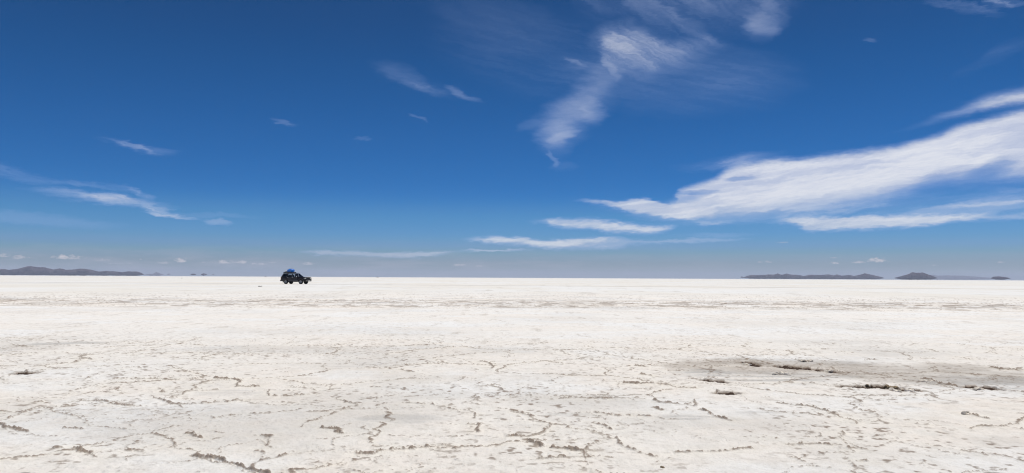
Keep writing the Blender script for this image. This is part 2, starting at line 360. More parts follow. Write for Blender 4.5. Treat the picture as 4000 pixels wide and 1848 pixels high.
# ------------------------------------------------------------------ the salt flat: one sheet
Q5 = lambda X, Y: pix_ground(X / 1.288, 1100 + Y / 1.288)
Q6 = lambda X, Y: pix_ground(2000 + X / 1.288, 1100 + Y / 1.288)
CR5 = [(1.0, [(960, 870), (1070, 885), (1150, 915), (1250, 940), (1310, 950), (1360, 962), (1420, 985)]), (.8, [(1260, 940), (1300, 915), (1370, 890), (1440, 868)]),
 (.4, [(1500, 853), (1580, 848), (1670, 848), (1740, 848)]), (.8, [(1800, 858), (1870, 860), (1920, 848), (2060, 835), (2120, 828), (2190, 822), (2260, 815)]),
 (1., [(380, 825), (410, 845), (440, 852)]), (.7, [(270, 832), (330, 828)]), (.7, [(450, 865), (500, 872)]), (.6, [(640, 845), (700, 838), (750, 828)]),
 (.9, [(920, 765), (960, 770), (1000, 785)]), (.6, [(1280, 768), (1350, 772), (1355, 800), (1350, 830), (1290, 842)]), (.9, [(0, 715), (30, 730), (90, 742), (140, 748)]),
 (.8, [(340, 732), (410, 732)]), (.6, [(1520, 730), (1560, 700), (1640, 670), (1720, 640), (1790, 620)]), (.9, [(1620, 732), (1660, 733), (1700, 742), (1720, 760)]),
 (.4, [(1720, 725), (1780, 712)]), (.8, [(2350, 712), (2400, 715), (2410, 740)]), (.8, [(780, 580), (830, 600), (870, 610), (960, 612), (1080, 603), (1140, 600), (1200, 592), (1250, 588)]),
 (.8, [(400, 597), (450, 598), (520, 598), (560, 615), (650, 620), (700, 622)]), (.8, [(555, 492), (620, 485), (700, 487), (780, 488), (850, 492)]),
 (1., [(1070, 485), (1180, 488), (1210, 500), (1190, 520), (1300, 520)]), (.5, [(860, 490), (1010, 480)]), (.7, [(425, 495), (460, 480), (500, 462)]),
 (.6, [(800, 530), (830, 548), (900, 550), (960, 545), (1090, 540)]), (.8, [(1340, 545), (1345, 565), (1400, 568), (1500, 563), (1560, 560)]), (.6, [(1450, 525), (1500, 527), (1600, 540)]),
 (.6, [(1010, 665), (1080, 680), (1130, 670), (1190, 665)]), (.6, [(1250, 660), (1370, 660)]), (.6, [(1490, 655), (1650, 653)]), (.5, [(1370, 597), (1620, 600)]),
 (.7, [(1700, 592), (1740, 605), (1790, 612)]), (1.7, [(84, 460), (135, 463), (172, 459)]), (.4, [(0, 460), (80, 458)]), (.4, [(175, 460), (440, 450)]), (.8, [(170, 602), (230, 600)]),
 (.6, [(590, 440), (650, 432), (760, 432), (910, 425)]), (.8, [(400, 375), (430, 383), (460, 390)]), (.5, [(0, 365), (150, 365), (330, 360)]), (.6, [(2270, 640), (2360, 650), (2390, 680)]),
 (.6, [(2020, 610), (2100, 610), (2200, 625), (2270, 640)]), (.8, [(2400, 405), (2440, 408), (2480, 430), (2480, 445)]), (.6, [(1860, 962), (1950, 945)]), (.6, [(500, 310), (600, 305), (750, 308)]),
 (.8, [(60, 312), (150, 325)]), (.7, [(1300, 327), (1390, 327)]), (.5, [(160, 640), (210, 655), (120, 670), (0, 700)]), (.5, [(1780, 462), (1960, 462)]), (.5, [(1880, 525), (2100, 545)])]
CR6 = [(.9, [(-20, 772), (60, 770), (130, 762)]), (.8, [(150, 760), (180, 735), (180, 712)]), (.5, [(0, 690), (80, 695), (180, 708)]), (.9, [(70, 785), (100, 800), (150, 822)]),
 (1., [(190, 828), (250, 832), (360, 852)]), (.8, [(130, 885), (200, 880), (280, 878), (400, 880)]), (.6, [(520, 780), (545, 810), (580, 830), (640, 862), (740, 875)]),
 (.7, [(825, 862), (880, 860), (960, 852), (1080, 848), (1200, 840)]), (.8, [(240, 590), (330, 594), (450, 592), (600, 592), (670, 595)]), (.9, [(710, 600), (770, 615), (850, 628), (930, 632), (920, 605)]),
 (.9, [(710, 637), (745, 648)]), (.6, [(400, 655), (480, 668), (620, 675), (690, 680)]), (.9, [(955, 650), (1000, 660), (1030, 685), (1100, 700)]), (.9, [(1340, 612), (1430, 622), (1510, 632), (1590, 658), (1660, 680), (1720, 712)]),
 (.8, [(1370, 820), (1500, 820), (1640, 825)]), (.7, [(1650, 755), (1665, 800), (1690, 840)]), (1.2, [(555, 516), (600, 519), (655, 518)]), (.8, [(660, 515), (750, 520), (820, 535), (920, 540)]),
 (1.5, [(955, 498), (1010, 502), (1070, 506)]), (1.5, [(1040, 562), (1115, 564)]), (1.5, [(1150, 408), (1190, 412), (1230, 425)]), (1.8, [(1340, 430), (1420, 438), (1500, 442)]), (1.3, [(1500, 442), (1550, 448), (1620, 455)]),
 (.5, [(1700, 485), (1800, 490)]), (1.4, [(1660, 530), (1760, 532), (1800, 525), (1850, 530)]), (2.0, [(1800, 527), (1850, 530), (1920, 531)]), (1.7, [(1935, 545), (1980, 543)]), (1.4, [(1980, 542), (2050, 548)]),
 (1.2, [(2060, 488), (2110, 500), (2160, 515), (2240, 525)]), (1.8, [(2290, 530), (2350, 533), (2430, 540)]), (.9, [(1430, 390), (1510, 400)]), (.9, [(620, 428), (690, 432)]), (.9, [(640, 468), (700, 475)]),
 (.7, [(780, 448), (880, 452)]), (1.1, [(2400, 430), (2460, 440), (2550, 443), (2640, 446)]), (.8, [(2270, 660), (2330, 672), (2410, 692)]), (.6, [(1740, 905), (1800, 905)]), (.6, [(2040, 718), (2100, 725)]),
 (.6, [(250, 350), (285, 372), (350, 375)]), (.6, [(360, 385), (480, 390)]), (.6, [(1500, 515), (1560, 525), (1650, 530)]), (.8, [(1770, 390), (1840, 388)]), (.6, [(1640, 350), (1720, 355)]), (.7, [(2220, 375), (2320, 392)]),
 (.5, [(1750, 620), (1860, 665), (1900, 680)]), (.6, [(2520, 350), (2620, 345)]), (.7, [(420, 710), (500, 740)])]
CRACKS = [(s, [Q5(*p) for p in pts]) for s, pts in CR5] + [(s, [Q6(*p) for p in pts]) for s, pts in CR6]
# patches: (centre px, half width px, half height px, amount, kind)
def patch(Q, X, Y, hx, hy, a, kind):
    cx, cy = Q(X, Y); x1, _ = Q(X + hx, Y); _, yt = Q(X, Y - hy); _, yb = Q(X, Y + hy)
    return (cx, (yt + yb) / 2, abs(x1 - cx) * 1.15, abs(yt - yb) / 2 * (1.5 if kind == 'damp' else 1.15), a, kind)
PATCH = [patch(Q6, 1250, 430, 440, 38, .62, 'mud'), patch(Q6, 2050, 460, 640, 54, .66, 'mud'), patch(Q6, 1250, 480, 420, 26, .5, 'damp'), patch(Q6, 2350, 512, 360, 24, .6, 'damp'), patch(Q6, 1500, 398, 330, 14, .45, 'damp'),
 patch(Q6, 880, 682, 150, 15, .75, 'damp'), patch(Q6, 1010, 462, 130, 16, .8, 'damp'), patch(Q6, 1300, 488, 190, 20, .65, 'damp'), patch(Q6, 1560, 474, 190, 14, .65, 'damp'),
 patch(Q6, 1130, 408, 120, 12, .6, 'mud'), patch(Q6, 1930, 450, 470, 46, .66, 'mud'), patch(Q6, 1450, 425, 240, 20, .6, 'mud'), patch(Q6, 2400, 500, 300, 22, .7, 'damp'), patch(Q6, 1300, 405, 260, 18, .35, 'damp'),
 patch(Q6, 1250, 668, 120, 10, .45, 'damp'), patch(Q5, 2000, 684, 220, 20, .5, 'damp'), patch(Q5, 1180, 552, 170, 12, .35, 'damp'), patch(Q5, 330, 308, 260, 7, .55, 'damp'), patch(Q5, 1700, 432, 160, 7, .35, 'damp'),
 patch(Q6, 340, 668, 150, 12, .35, 'damp'), patch(Q5, 1000, 640, 180, 14, .2, 'damp'), patch(Q6, 2450, 800, 200, 30, .2, 'damp'), patch(Q5, 150, 600, 200, 15, .2, 'damp')]

def ground():
    rs = [0.25]
    while rs[-1] < 20500:
        r = rs[-1]
        k = 1.08 if r < 4.2 else 1.0023 if r < 14 else 1.0032 if r < 48 else 1.012 if r < 1200 else 1.06
        rs.append(r * k)
    rs = np.array(rs, np.float32)
    fine = np.arange(-R(42), R(42), 0.00115)
    rest = np.arange(R(42), 2 * math.pi - R(42), R(2.5))
    th = np.concatenate([fine, rest]).astype(np.float32)
    nr, na = len(rs), len(th)
    TH, RR = np.meshgrid(th, rs)
    x = (RR * np.sin(TH)).ravel().astype(np.float32); y = (RR * np.cos(TH)).ravel().astype(np.float32); r = RR.ravel()
    n = x.size
    z = np.zeros(n, np.float32); dirt_shade = z.copy(); damp = z.copy(); frost = z.copy()
    isf = ((np.abs(TH) < R(42)).ravel())
    near = isf & (r > 3.5) & (r < 75)
    idx = np.nonzero(near)[0]
    X, Y, RD = x[idx], y[idx], r[idx]
    # zones: smooth driven belt 14.5..33 m ahead, rough tracks 34..42 m
    wob = (fbm(X * .12, Y * .12, 3, 5) - .5) * 3
    belt = sst(Y + wob, 14.2, 17.5) * (1 - sst(Y + wob, 29.5, 32.5))
    rutz = sst(Y + wob * .5, 30.5, 33.5) * (1 - sst(Y + wob * .5, 41.5, 44.5))
    far = sst(Y, 44, 60)
    rough = np.clip(1 - .66 * belt - .35 * far, 0, 1)
    wx = X + (fbm(X * 1.3, Y * 1.3, 4, 21) - .5) * .55 + (fbm(X * 9, Y * 9, 3, 22) - .5) * .13
    wy = Y + (fbm(X * 1.3, Y * 1.3, 4, 31) - .5) * .55 + (fbm(X * 9, Y * 9, 3, 32) - .5) * .13
    d1, c1 = worley(wx / 1.55, wy / 1.55, 3); d1 *= 1.55
    d2, c2 = worley(wx / .62, wy / .62, 8); d2 *= .62
    crumb = fbm(X * 22, Y * 22, 3, 41)
    crumb2 = fbm(X * 48, Y * 48, 2, 51)
    pres1 = .25 + .75 * sst(fbm(X * .9, Y * .9, 3, 61), .30, .56)
    pres2 = sst(fbm(X * 1.6, Y * 1.6, 3, 71), .46, .64)
    width = .012 + .016 * fbm(X * 2.2, Y * 2.2, 2, 81)
    e = np.maximum(np.exp(-(d1 / width) ** 2) * pres1 * .85, np.exp(-(d2 / (width * .7)) ** 2) * pres2 * .62)
    # the cracks seen in the photograph, at their places on the ground
    hole = np.zeros_like(e); ee = np.zeros_like(e); step = np.zeros_like(e); halo = np.exp(-(d1 / .10) ** 2) * pres1 * .7 * rough
    jx = X + (fbm(X * 6, Y * 6, 4, 91) - .5) * .11; jy = Y + (fbm(X * 6, Y * 6, 4, 92) - .5) * .11
    for s, pts in CRACKS:
        for (ax, ay), (bx, by) in zip(pts[:-1], pts[1:]):
            m = .35
            sel = np.nonzero((jx > min(ax, bx) - m) & (jx < max(ax, bx) + m) & (jy > min(ay, by) - m) & (jy < max(ay, by) + m))[0]
            if not len(sel): continue
            px, py = jx[sel] - ax, jy[sel] - ay
            vx, vy = bx - ax, by - ay
            t = np.clip((px * vx + py * vy) / (vx * vx + vy * vy + 1e-9), 0, 1)
            dd = np.hypot(px - t * vx, py - t * vy)
            w = (.011 + .008 * s) * (.6 + .9 * crumb[sel])
            v = np.exp(-(dd / w) ** 2)
            sgn = px * -vy + py * vx if vx > 0 else px * vy - py * vx
            stp = np.where((sgn > 0) & (t > 0) & (t < 1), np.exp(-dd / .22), 0) * min(s, 2.0) ** 1.5 * .013
            step[sel] = np.maximum(step[sel], stp)
            halo[sel] = np.maximum(halo[sel], np.exp(-(dd / .13) ** 2) * min(1, s))
            ee[sel] = np.maximum(ee[sel], v * min(s, 1.15) * 1.05)
            if s > 1.25: hole[sel] = np.maximum(hole[sel], np.exp(-(dd / (.055 * s * (.4 + 1.2 * crumb[sel]))) ** 4) * (s - .5))
    d3, c3 = worley(wx / .27, wy / .27, 15); d3 *= .27
    e = np.maximum(e, np.exp(-(d3 / .012) ** 2) * sst(fbm(X * .8, Y * .8, 3, 77), .45, .65) * .42)
    e = np.maximum(e * rough, ee * np.clip(1 - .3 * belt, 0, 1))
    # heave of the plates, salt crumbs on the ridges
    plate = (c1 - .5) * .010 * sst(d1, 0, .10) + np.minimum(d1, .45) * -.012
    zz = plate * rough + (fbm(X * .35, Y * .35, 3, 101) - .5) * .05 * (1 - .7 * belt)
    zz += e * (.002 + .015 * sst(crumb2 * .6 + crumb * .4, .38, .66)) * (1 + .8 * rutz)
    zz += (fbm(X * 7, Y * 7, 4, 111) - .5) * .016 * rough + (crumb2 - .5) * .004 * (.4 + .6 * rough)
    lump = sst(fbm(X * 11, Y * 11, 2, 121), .74, .84) * sst(fbm(X * .8, Y * .8, 2, 122), .4, .7) * rough
    zz += lump * .008
    zz -= hole * .035
    zz += step * (.6 + .8 * crumb)
    lip = np.clip(hole * 4, 0, 1) * (1 - np.clip(hole * 1.6, 0, 1))
    zz += lip * .02 * (crumb + .3)
    # ruts of the track belt running across
    rut = np.zeros_like(zz)
    wv = (fbm(X * .06, Y * 0 + 3, 3, 131) - .5) * 2.2
    for yc, sw, am in ((34.2, .35, .7), (35.8, .25, .5), (38.0, .5, 1.0), (40.4, .4, .8), (41.3, .2, .5)):
        yy = Y + .020 * X * 1.0 + wv
        rut = np.maximum(rut, np.exp(-((yy - yc) / sw) ** 2) * am * sst(fbm(X * .22 + yc, Y * .8, 3, 141), .26, .50))
    zz += rutz * (fbm(X * 3, Y * 1.6, 3, 151) - .45) * .07 + rut * (fbm(X * 4, Y * 4, 3, 152) - .5) * .08
    fall = 1 - sst(RD, 60, 74)
    z[idx] = zz * fall
    # colour masks: brown mud where the crust is broken, undercut shade painted into the holes
    dm = sst(e + (crumb - .5) * .8 + (crumb2 - .5) * 1.2, .36, .85) * sst(e, .10, .36)
    dm = np.maximum(dm, sst(e, .50, .85) * (.35 + .5 * crumb2))
    sp = sst(fbm(X * 15, Y * 15, 3, 161), .62, .78) * sst(fbm(X * .7, Y * .7, 2, 162), .25, .7) * (.25 + .75 * rough) * .75
    mud = np.zeros_like(e); dp = np.zeros_like(e)
    for cx, cy, hx, hy, a, kind in PATCH:
        q = ((jx * 1 - cx) / hx) ** 2 + ((jy - cy) / hy) ** 2
        q = q + (fbm(X * 2.2, Y * 1.2, 4, 171) - .5) * 1.1
        v = (1 - sst(q, .15, 1.15)) * a
        if kind == 'mud': mud = np.maximum(mud, v * (.35 + 1.0 * fbm(X * 2.5, Y * 7, 3, 172)))
        else: dp = np.maximum(dp, v * sst(fbm(X * .9, Y * 5, 4, 173), .18, .55) * 1.25)
    dirt_shade[idx] = np.clip(np.maximum.reduce([dm * .80, sp, hole * 1.25, rut * sst(fbm(X * 2, Y * 2, 3, 181), .28, .60) * .85,
                        rutz * sst(fbm(X * 1.6, Y * .9, 4, 182), .52, .68) * .55]), 0, 1) * fall
    gen = sst(fbm(X * .45, Y * .45, 4, 191), .48, .72) * .30 * (1 - .5 * belt)
    damp[idx] = np.clip(np.maximum(dp, gen), 0, 1)
    frost[idx] = np.clip(sst(fbm(X * .55, Y * .8, 4, 201), .46, .75) * .7 * (1 - far) + belt * .30, 0, 1) * fall
    co = np.stack([x, y, z], 1)
    # mud amount is its own mask
    mudf = np.zeros(n, np.float32); mudf[idx] = np.clip(mud, 0, 1)
    me = bpy.data.meshes.new('salt_flat')
    i = np.arange(nr - 1)[:, None] * na; j = np.arange(na)[None, :]; j2 = (j + 1) % na
    q = np.stack([i + j, i + na + j, i + na + j2, i + j2], -1).reshape(-1, 4)[:, ::-1]
    nq = len(q)
    cen = n; co = np.vstack([co, [[0, 0, 0]]])
    tri = np.stack([np.full(na, cen), np.arange(na), (np.arange(na) + 1) % na], 1)[:, ::-1]
    me.vertices.add(n + 1); me.vertices.foreach_set('co', co.astype(np.float32).ravel())
    loops = np.concatenate([q.ravel(), tri.ravel()]).astype(np.int32)
    me.loops.add(len(loops)); me.loops.foreach_set('vertex_index', loops)
    st = np.concatenate([np.arange(nq) * 4, nq * 4 + np.arange(na) * 3]).astype(np.int32)
    me.polygons.add(nq + na); me.polygons.foreach_set('loop_start', st)
    try: me.polygons.foreach_set('loop_total', np.concatenate([np.full(nq, 4), np.full(na, 3)]).astype(np.int32))
    except Exception: pass
    me.update(calc_edges=True)
    me.polygons.foreach_set('use_smooth', np.ones(nq + na, bool))
    creamf = np.zeros(n, np.float32); creamf[idx] = np.clip(halo, 0, 1) * fall
    for nm, a in (('cream', creamf), ('dirt_shade', dirt_shade), ('damp', damp), ('frost', frost), ('mud', mudf)):
        at = me.attributes.new(nm, 'FLOAT', 'POINT'); at.data.foreach_set('value', np.append(a, 0).astype(np.float32))
    return me

def salt_material():
    m, t, b = material('salt_crust')
    geo = t.nodes.new('ShaderNodeNewGeometry'); s = t.nodes.new('ShaderNodeSeparateXYZ'); t.links.new(geo.outputs['Position'], s.inputs[0])
    PX, PY = E(s.outputs[0]), E(s.outputs[1])
    def att(nm):
        a = t.nodes.new('ShaderNodeAttribute'); a.attribute_name = nm; return E(a.outputs['Fac'])
    dirt_shade, damp, frost, mud = att('dirt_shade'), att('damp'), att('frost'), att('mud')
    P = vec(PX, PY, 0)
    dist = E.op('SQRT', PX * PX + PY * PY)
    near = smooth(dist, 14, 60, 1.0, 0.0); farm = smooth(dist, 42, 75)
    ds = noise(vec(PX * 2.6, PY * 0.55, 1.0), 1.0, 5, 0.72)
    dmask = smooth(dist, 11, 17) * smooth(dist, 70, 50)
    big = noise(vec(PX * 0.22, PY * 0.22, 0), 1.0, 5, 0.6)
    mid = noise(P, 3.0, 5, 0.65)
    grain = noise(P, 38.0, 4, 0.7)
    col = mixc(smooth(big, 0.38, 0.62), (0.845, 0.785, 0.730), (0.840, 0.805, 0.772))
    col = mixc(smooth(mid, 0.35, 0.68, 0.0, 0.5), col, (0.855, 0.835, 0.80))
    col = mixc(att('cream') * 0.55, col, (0.87, 0.82, 0.745))  # paler rims beside cracks: lit ridge sides put into the colour
    col = mixc(frost * smooth(mid, 0.30, 0.60, 0.55, 1.0), col, (0.86, 0.86, 0.865))
    col = mixc(damp * 0.8, col, (0.37, 0.37, 0.375))
    col = mixc(mud * smooth(grain, 0.25, 0.7, 0.75, 1.0), col, (0.30, 0.25, 0.205))
    g = mixc(smooth(grain, 0.52, 0.78, 0.0, 1.0) * near * 0.42, col, (0.50, 0.46, 0.40))
    # far field: broken crust seen edge-on, sparse darker dashes
    f1 = noise(vec(PX * 0.55, PY * 0.10, 3.0), 1.0, 5, 0.7)
    f2 = noise(vec(PX * 0.05, PY * 0.018, 8.0), 1.0, 4, 0.6)
    white = mixc(smooth(f2, 0.4, 0.62), (0.775, 0.745, 0.70), (0.80, 0.795, 0.79))
    g = mixc(dmask * smooth(ds, 0.55, 0.68) * 0.55, g, (0.46, 0.41, 0.36))
    mot = noise(vec(PX * 7.0, PY * 4.0, 2.0), 1.0, 4, 0.7)
    g = mixc(smooth(mot, 0.42, 0.62) * 0.26 * smooth(dist, 60, 20), g, (0.60, 0.565, 0.52))
    g = mixc(farm, g, white)
    g = mixc(farm * smooth(f1, 0.54, 0.68) * 0.62, g, (0.50, 0.46, 0.42))
    # the driven line the car stands on
    line = PY + PX * 0.19 + (noise(vec(PX * 0.03, 0.0, 0), 1.0, 3, 0.5) - 0.5) * 3.0 - 0.0
    l = smooth(E.op('ABSOLUTE', line - 121.5), 0.6, 2.6, 1.0, 0.0) * smooth(noise(vec(PX * 0.12, PY * 0.3, 0), 1.0, 3, 0.6), 0.3, 0.55, 0.35, 1.0)
    g = mixc(l * 0.85, g, (0.36, 0.34, 0.34))
    # gentler lines of old tracks further out
    l2 = smooth(noise(vec(PX * 0.006, PY * 0.11, 5.0), 1.0, 3, 0.6), 0.58, 0.70) * farm
    g = mixc(l2 * 0.30, g, (0.56, 0.55, 0.55))
    dc = mixc(smooth(dirt_shade, 0.80, 1.0), (0.20, 0.14, 0.10), (0.060, 0.038, 0.028))  # strongest values: shade under the crust edges painted as near-black brown
    g = mixc(dirt_shade, g, dc)
    t.links.new(g, b.inputs['Base Color'])
    b.inputs['Roughness'].default_value = 0.92; b.inputs['Specular IOR Level'].default_value = 0.15
    bu = t.nodes.new('ShaderNodeBump'); bu.inputs['Distance'].default_value = 0.022; bu.inputs['Strength'].default_value = 0.9
    hgt = (noise(P, 17.0, 6, 0.72) + noise(P, 5.0, 4, 0.6) * 1.4) * smooth(dist, 40, 12)
    t.links.new(hgt.s, bu.inputs['Height']); t.links.new(bu.outputs[0], b.inputs['Normal'])
    return m
gme = ground()
salt = link('salt_flat', gme, salt_material())
salt['kind'] = 'structure'

# ------------------------------------------------------------------ far hills and islands standing in the mirage
def h_real(px): return float(np.interp(px, [0, 700, 1500, 2850, 4000], [1078.5, 1078.7, 1079.2, 1087.0, 1096.5]))
def h_mod(px):
    lo, hi = 1000.0, 1200.0
    for _ in range(40):
        m = (lo + hi) / 2
        if pix_dir(px, m).z > 0: lo = m
        else: hi = m
    return lo
def pz(px, py, dist):          # height above ground at horizontal distance for a photo pixel
    d = pix_dir(px, py - h_real(px) + h_mod(px))
    hd = math.hypot(d.x, d.y)
    return CAM_H + dist * d.z / hd, d.x / hd, d.y / hd
def hill(name, top, bot, dist, conv, mat, kind='structure', grounded=False, label=None, cat=None, seed=0, depth=2.2, ns=None):
    top = [conv(*p) for p in top]; bot = [conv(*p) for p in bot]
    x0, x1 = top[0][0], top[-1][0]
    ns = ns or int(max(10, min(260, (x1 - x0) * .7)))
    K = 22
    bm = bmesh.new(); rings = []
    sx = np.linspace(x0, x1, ns)
    T = np.interp(sx, [p[0] for p in top], [p[1] for p in top]); B = np.interp(sx, [p[0] for p in bot], [p[1] for p in bot])
    wpx = (x1 - x0)
    for i, px in enumerate(sx):
        zt, ux, uy = pz(px, T[i], dist); zb, _, _ = pz(px, B[i], dist)
        if grounded: zb = -0.5
        zt += float(fbm(np.array([i * .35]), np.array([seed * 3.3]), 3, seed)[0] - .5) * (zt - zb) * .10
        zm = zb if grounded else zb + (zt - zb) * .45
        end = min(1.0, min(i, ns - 1 - i) / (ns * .10) + .05)
        Wd = max((zt - zb) * depth, 30) * (.5 + .5 * end)
        ring = []
        kk = K // 2 if grounded else K
        for k in range(kk + (1 if grounded else 0)):
            a = math.pi * 2 * k / K
            ca, sa = math.cos(a), math.sin(a)
            h = (zt - zm) * sa if sa >= 0 else (zm - zb) * sa
            h = math.copysign(abs(h) ** 1.0, h)
            off = -Wd * ca
            rel = float(fbm(np.array([i * .22 + 5.]), np.array([k * .42 + seed]), 4, 30 + seed)[0] - .5)
            off += rel * Wd * .9 * (1 if 0 < k < K / 2 else 0)
            ring.append(bm.verts.new((ux * (dist + off), uy * (dist + off), zm + h * (1 + (.0 if k == K // 4 else rel * .35)))))
        rings.append(ring)
    for a, b in zip(rings[:-1], rings[1:]):
        L = len(a)
        for k in range(L if not grounded else L - 1):
            bm.faces.new((a[k], a[(k + 1) % L], b[(k + 1) % L], b[k]))
        if grounded: bm.faces.new((a[0], b[0], b[-1], a[-1]))
    bm.faces.new(rings[0]); bm.faces.new(list(reversed(rings[-1])))
    o = bm_obj(name, bm, mat, smooth_f=True)
    o['kind'] = kind
    if label: tag(o, label, cat)
    return o
def rock_mat():
    m, t, b = material('hill_rock')
    g = t.nodes.new('ShaderNodeNewGeometry')
    mp = t.nodes.new('ShaderNodeMapping'); mp.inputs['Scale'].default_value = (0.009, 0.009, 0.026); t.links.new(g.outputs['Position'], mp.inputs[0])
    n = noise(mp.outputs[0], 1.0, 6, 0.65)
    c = mixc(smooth(n, 0.36, 0.62), (0.032, 0.026, 0.036), (0.075, 0.060, 0.072))
    n2 = noise(mp.outputs[0], 2.3, 5, 0.6)
    c = mixc(smooth(n2, 0.58, 0.70, 0, .45), c, (0.19, 0.14, 0.15))
    t.links.new(c, b.inputs['Base Color']); b.inputs['Roughness'].default_value = 1.0; b.inputs['Specular IOR Level'].default_value = 0.0
    return m
ROCK = rock_mat()
C2 = lambda X, Y: (X / 3.68, 980 + Y / 3.68)
C3 = lambda X, Y: (720 + X / 18.4, 1050 + Y / 18.4)
C4 = lambda X, Y: (2850 + X / 2.24, 980 + Y / 2.24)
CP = lambda X, Y: (520 + X / 12.88, 1050 + Y / 12.88)
hill('mountain_range', [(-1500, 300), (-1000, 270), (-500, 285), (-200, 268), (0, 278), (60, 275), (140, 285), (250, 270), (340, 250), (400, 238), (450, 226), (490, 236), (540, 246), (620, 243), (660, 252), (700, 265), (760, 276), (860, 263), (900, 268), (950, 280), (1080, 272), (1180, 260), (1290, 275),
     (1360, 290), (1430, 306), (1510, 293), (1570, 299), (1640, 298), (1700, 304), (1760, 311), (1850, 298), (1910, 302), (1970, 300), (2030, 318), (2072, 343)],
     [(-1500, 362), (1960, 362), (2010, 358), (2072, 345)], 8300, C2, ROCK, seed=1)
hill('hill', [(560, 292), (800, 268), (960, 266), (1050, 240), (1130, 185), (1200, 175), (1300, 215), (1400, 262), (1560, 290)], [(560, 300), (900, 355), (1350, 355), (1560, 294)], 17000, CP, ROCK, seed=2)
hill('hill', [(1690, 285), (1740, 262), (1800, 238), (1850, 270), (1880, 290)], [(1690, 290), (1780, 318), (1880, 296)], 18500, CP, ROCK, seed=3)
for k, (tp, bt) in enumerate([([(435, 412), (500, 368), (640, 352), (780, 372), (860, 412)], [(435, 418), (500, 452), (650, 466), (780, 452), (860, 416)]),
               ([(1185, 410), (1280, 355), (1400, 312), (1500, 352), (1650, 408)], [(1185, 416), (1280, 470), (1400, 498), (1500, 470), (1650, 414)]),
               ([(2005, 412), (2070, 390), (2135, 412)], [(2005, 418), (2070, 440), (2135, 418)])]):
    hill('island', tp, bt, 8300 + 400 * k, C3, ROCK, seed=4 + k, ns=24)
hill('mountain_range', [(118, 228), (150, 216), (180, 209), (270, 207), (310, 206), (340, 203), (390, 204), (420, 194), (455, 205), (475, 201), (500, 195), (530, 203), (600, 208), (650, 217), (700, 207), (760, 208), (800, 210), (830, 206), (870, 204), (910, 212), (940, 204),
     (980, 215), (1050, 210), (1090, 219), (1140, 207), (1185, 196), (1250, 210), (1290, 219), (1330, 229), (1352, 236)],
     [(118, 231), (180, 239), (300, 241), (600, 243), (1000, 246), (1250, 248), (1310, 245), (1352, 239)], 8600, C4, ROCK, seed=8)
hill('island', [(95, 224), (108, 219), (122, 225)], [(95, 227), (108, 231), (122, 228)], 8800, C4, ROCK, seed=9, ns=10)
hill('island', [(1441, 236), (1500, 222), (1560, 205), (1600, 188), (1640, 194), (1690, 190), (1740, 208), (1780, 222), (1816, 237)], [(1441, 239), (1500, 250), (1600, 253), (1760, 252), (1816, 241)], 7400, C4, ROCK, seed=10, ns=120)
hill('mountain_range', [(1700, 222), (1740, 216), (1780, 209), (1820, 219), (1900, 216), (2050, 219), (2200, 231), (2330, 242)], [(1700, 252), (2100, 255), (2330, 250)], 19500, C4, ROCK, seed=11)
hill('island', [(2286, 240), (2310, 228), (2360, 227), (2400, 231), (2458, 241)], [(2286, 244), (2330, 255), (2400, 255), (2458, 244)], 7200, C4, ROCK, seed=12, ns=50)

# ------------------------------------------------------------------ the car
PAINT = simple('car_paint', (0.030, 0.024, 0.023), 0.42, 0.2, 0.15, 0.1, 3.0)
CLAD = simple('car_cladding', (0.075, 0.068, 0.066), 0.45, 0.1, 0.2, 0.1, 4.0)
BLACK = simple('black_plastic', (0.012, 0.012, 0.013), 0.55)
RUBBER = simple('tyre_rubber', (0.014, 0.016, 0.016), 0.85)
ALLOY = simple('alloy', (0.36, 0.36, 0.37), 0.4, 0.6)
CHROME = simple('chrome', (0.75, 0.76, 0.78), 0.12, 1.0, var=.03)
LENSM = simple('lamp_lens', (0.85, 0.86, 0.80), 0.08, 0.2, 1.0, var=.08)
REDL = simple('red_lens', (0.25, 0.01, 0.01), 0.2, 0, 0.8)
AMBER = simple('clear_lens', (0.5, 0.46, 0.38), 0.2, 0, 0.8)
SEATM = simple('seat_fabric', (0.035, 0.035, 0.038), 0.9)
PLATE = simple('plate_white', (0.6, 0.6, 0.58), 0.5)
def glass_mat():
    m, t, b = material('tinted_glass')
    o = t.nodes['Material Output']; t.nodes.remove(b)
    tr = t.nodes.new('ShaderNodeBsdfTransparent'); tr.inputs[0].default_value = (0.93, 0.95, 0.95, 1)
    gl = t.nodes.new('ShaderNodeBsdfGlossy'); gl.inputs['Roughness'].default_value = 0.03
    fr = t.nodes.new('ShaderNodeFresnel'); fr.inputs[0].default_value = 1.5
    mx = t.nodes.new('ShaderNodeMixShader'); t.links.new(fr.outputs[0], mx.inputs[0]); t.links.new(tr.outputs[0], mx.inputs[1]); t.links.new(gl.outputs[0], mx.inputs[2])
    t.links.new(mx.outputs[0], o.inputs[0])
    return m
GLASS = glass_mat()

